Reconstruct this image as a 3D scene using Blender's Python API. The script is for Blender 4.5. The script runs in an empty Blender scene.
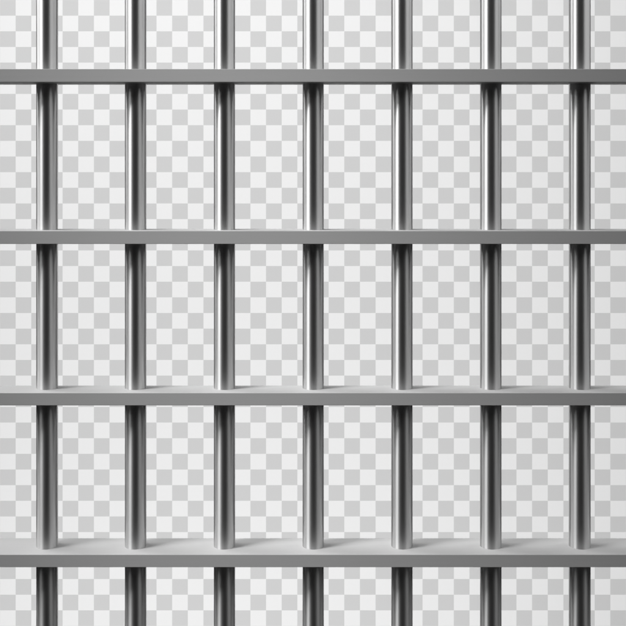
import bpy, bmesh, math
from mathutils import Vector
sc = bpy.context.scene
C = sc.collection

# ------------------------------------------------------------ camera, world, lamps
DIST = 1.06                 # camera to the front of the flat rails, metres
EYE = 0.148                 # eye height above the middle of the picture
cam = bpy.data.cameras.new('camera')
cam.sensor_width = 36
cam.lens = 36 * DIST / 0.626
cam.shift_y = -EYE / 0.626
cam.clip_start, cam.clip_end = 0.02, 100
co = bpy.data.objects.new('camera', cam)
C.objects.link(co)
co.location = (0, -DIST, EYE)
co.rotation_euler = (math.radians(90), 0, 0)
sc.camera = co

w = bpy.data.worlds.new('World')
sc.world = w
w.use_nodes = True
w.node_tree.nodes['Background'].inputs[0].default_value = (1, 1, 1, 1)
w.node_tree.nodes['Background'].inputs[1].default_value = 0.014
sc.view_settings.view_transform = 'Standard'
sc.view_settings.look = 'None'
sc.view_settings.exposure = 0
sc.view_settings.gamma = 1

def aim(o, target):
    d = Vector(target) - o.location
    o.rotation_euler = d.to_track_quat('-Z', 'Y').to_euler()

def area(name, loc, target, sx, sy, power, spread=180):
    l = bpy.data.lights.new(name, 'AREA')
    l.shape = 'RECTANGLE'
    l.size, l.size_y = sx, sy
    l.energy = power
    l.spread = math.radians(spread)
    o = bpy.data.objects.new(name, l)
    C.objects.link(o)
    o.location = loc
    aim(o, target)
    return o

def polar(az, dist, z):
    """point at azimuth az (degrees, 0 = towards the camera, minus = left) from the grille"""
    a = math.radians(az)
    return (math.sin(a) * dist, -math.cos(a) * dist, z)

# tall softbox to the left, weaker one to the right, dim fill added up in front
area('left_softbox', polar(-90, 5.0, 3.4), (0, 0, 0.0), 9.4, 4.6, 345)
area('rim_softbox', polar(-106, 5.0, 3.4), (0, 0, 0.0), 2.6, 4.6, 105)  # unseen, added to brighten the left edge of each bar
area('right_softbox', polar(86, 5.0, 3.4), (0, 0, 0.0), 10.3, 4.6, 265)
area('front_fill', (0, -1.6, 2.2), (0, 0, 0.0), 2.2, 0.8, 1.8)
# a row of four narrow spots up on the left, their beams meeting left of the middle
for az in (-58, -63, -68, -73):
    sp = bpy.data.lights.new('key_spot', 'SPOT')
    sp.energy = 78
    sp.spot_size = math.radians(44)
    sp.spot_blend = 1.0
    sp.shadow_soft_size = 0.12
    so = bpy.data.objects.new('key_spot', sp)
    C.objects.link(so)
    p = polar(az, 1.9, 1.75)
    so.location = (p[0] - 0.07, p[1], p[2])
    aim(so, (-0.07, 0, 0.0))
    so.scale = (0.37 * math.cos(math.radians(az)) / 2.55 / 0.404, 1.3, 1)   # tall narrow beam
# two unseen lamps added to brighten the chequered board; they stand behind the grille and face away
area('added_fill_top', (-0.45, 0.45, 2.8), (-0.12, 2.0, -0.35), 3.0, 0.8, 21, 84)
area('added_fill_bottom', (-0.35, 0.45, -3.3), (-0.1, 2.0, -0.2), 3.0, 0.8, 23, 84)

# ------------------------------------------------------------ materials
def mat(name):
    m = bpy.data.materials.new(name)
    m.use_nodes = True
    return m, m.node_tree, m.node_tree.nodes['Principled BSDF']

def steel_bar():
    m, nt, b = mat('turned_steel')
    b.inputs['Metallic'].default_value = 1
    b.inputs['Base Color'].default_value = (0.58, 0.58, 0.58, 1)
    b.inputs['Roughness'].default_value = 0.47
    b.inputs['Anisotropic'].default_value = 0.86
    b.inputs['Anisotropic Rotation'].default_value = 0.25
    t = nt.nodes.new('ShaderNodeTangent')
    t.direction_type = 'RADIAL'
    t.axis = 'Z'
    nt.links.new(t.outputs[0], b.inputs['Tangent'])
    # faint turning marks
    tc = nt.nodes.new('ShaderNodeTexCoord')
    mp = nt.nodes.new('ShaderNodeMapping')
    mp.inputs['Scale'].default_value = (3, 3, 900)
    nz = nt.nodes.new('ShaderNodeTexNoise')
    nz.inputs['Scale'].default_value = 1
    nz.inputs['Detail'].default_value = 3
    mr = nt.nodes.new('ShaderNodeMapRange')
    mr.inputs['To Min'].default_value = 0.43
    mr.inputs['To Max'].default_value = 0.45
    nt.links.new(tc.outputs['Object'], mp.inputs[0])
    nt.links.new(mp.outputs[0], nz.inputs['Vector'])
    nt.links.new(nz.outputs[0], mr.inputs[0])
    nt.links.new(mr.outputs[0], b.inputs['Roughness'])
    return m

def steel_flat():
    m, nt, b = mat('satin_grey_steel')
    b.inputs['Metallic'].default_value = 0.0
    b.inputs['Roughness'].default_value = 0.65
    b.inputs['Specular IOR Level'].default_value = 0.25
    tc = nt.nodes.new('ShaderNodeTexCoord')
    mp = nt.nodes.new('ShaderNodeMapping')
    mp.inputs['Scale'].default_value = (12, 400, 400)
    nz = nt.nodes.new('ShaderNodeTexNoise')
    nz.inputs['Scale'].default_value = 1
    nz.inputs['Detail'].default_value = 3
    cr = nt.nodes.new('ShaderNodeMapRange')
    cr.inputs['To Min'].default_value = 0.46
    cr.inputs['To Max'].default_value = 0.485
    nt.links.new(tc.outputs['Object'], mp.inputs[0])
    nt.links.new(mp.outputs[0], nz.inputs['Vector'])
    nt.links.new(nz.outputs[0], cr.inputs[0])
    nt.links.new(cr.outputs[0], b.inputs['Base Color'])
    return m

BACKDROP_Y = 2.0
K = (DIST + BACKDROP_Y) / DIST
SQ = 0.626 / 40 * K
BACKDROP_Z = EYE - EYE * K

def chequer():
    m, nt, b = mat('chequered_board')
    b.inputs['Roughness'].default_value = 0.9
    b.inputs['Specular IOR Level'].default_value = 0.0
    tc = nt.nodes.new('ShaderNodeTexCoord')
    mp = nt.nodes.new('ShaderNodeMapping')
    s = 1 / SQ
    mp.inputs['Scale'].default_value = (s, s, s)
    mp.inputs['Location'].default_value = (0, 0.5, 0)   # keep the face away from a cell border
    ch = nt.nodes.new('ShaderNodeTexChecker')
    ch.inputs['Scale'].default_value = 1
    ch.inputs['Color1'].default_value = (0.66, 0.66, 0.66, 1)
    ch.inputs['Color2'].default_value = (0.90, 0.90, 0.90, 1)
    nt.links.new(tc.outputs['Object'], mp.inputs[0])
    nt.links.new(mp.outputs[0], ch.inputs[0])
    nt.links.new(ch.outputs[0], b.inputs['Base Color'])
    return m

M_BAR, M_FLAT, M_BACKDROP = steel_bar(), steel_flat(), chequer()

def obj(name, bm, m, parent=None, smooth=False):
    me = bpy.data.meshes.new(name)
    bm.normal_update()
    bm.to_mesh(me)
    bm.free()
    me.materials.append(m)
    for p in me.polygons:
        p.use_smooth = smooth and abs(p.normal.z) < 0.5
    o = bpy.data.objects.new(name, me)
    C.objects.link(o)
    o.parent = parent
    return o

def box(x0, x1, y0, y1, z0, z1, bev=0.0):
    bm = bmesh.new()
    bmesh.ops.create_cube(bm, size=1)
    for v in bm.verts:
        v.co = Vector(((x0 + x1) / 2 + v.co.x * (x1 - x0),
                       (y0 + y1) / 2 + v.co.y * (y1 - y0),
                       (z0 + z1) / 2 + v.co.z * (z1 - z0)))
    if bev:
        bmesh.ops.bevel(bm, geom=bm.edges[:], offset=bev, segments=2, profile=0.5, affect='EDGES')
    return bm

# ------------------------------------------------------------ transparency chequerboard, stood up as a board behind
H = SQ * 28
backdrop = obj('chequer_backdrop', box(-H, H, 0, 0.03, -SQ * 23, SQ * 23), M_BACKDROP)
backdrop.location = (0, BACKDROP_Y, BACKDROP_Z)
backdrop['kind'] = 'structure'
backdrop['label'] = 'white and light grey transparency chequerboard, stood as a board behind the bars'

# ------------------------------------------------------------ the grille
g = bpy.data.objects.new('cell_grille', None)
C.objects.link(g)
g.location = (0, 0, -0.43)
g['label'] = 'steel prison cell grille, upright round bars passing through flat grey rails'
g['category'] = 'prison bars'
Z0 = 0.43     # the grille's base stands at -Z0

R = 0.0109
def py(y):
    return (313 - y) / 1000.0

# flat rails: front top edge, front bottom edge (in mm down the picture), depth
for top, bot, depth in ((69, 82, 0.036), (231, 244, 0.036), (393, 405.5, 0.036), (554.7, 567.3, 0.047)):
    r = obj('rail', box(-0.46, 0.46, 0, depth, py(bot), py(top), 0.0003), M_FLAT, g)
    r.location = (0, 0, Z0)
    if depth > 0.04:
        r['label'] = 'bottom flat rail, wider from front to back than the others'

# upright round bars
CY = 0.025
bm = bmesh.new()
bmesh.ops.create_cone(bm, cap_ends=True, segments=128, radius1=R, radius2=R, depth=0.86)
bmesh.ops.split_edges(bm, edges=[e for e in bm.edges if abs(e.verts[0].co.z - e.verts[1].co.z) < 1e-6])
first = obj('bar', bm, M_BAR, g, smooth=True)
scale = (DIST + CY) / DIST
for i, px in enumerate((47.2, 135.7, 224.5, 313.2, 401.9, 490.7, 579.6)):
    o = first if i == 0 else first.copy()
    if i:
        C.objects.link(o)
        o.parent = g
    o.location = ((px - 313) / 1000.0 * scale, CY, Z0)
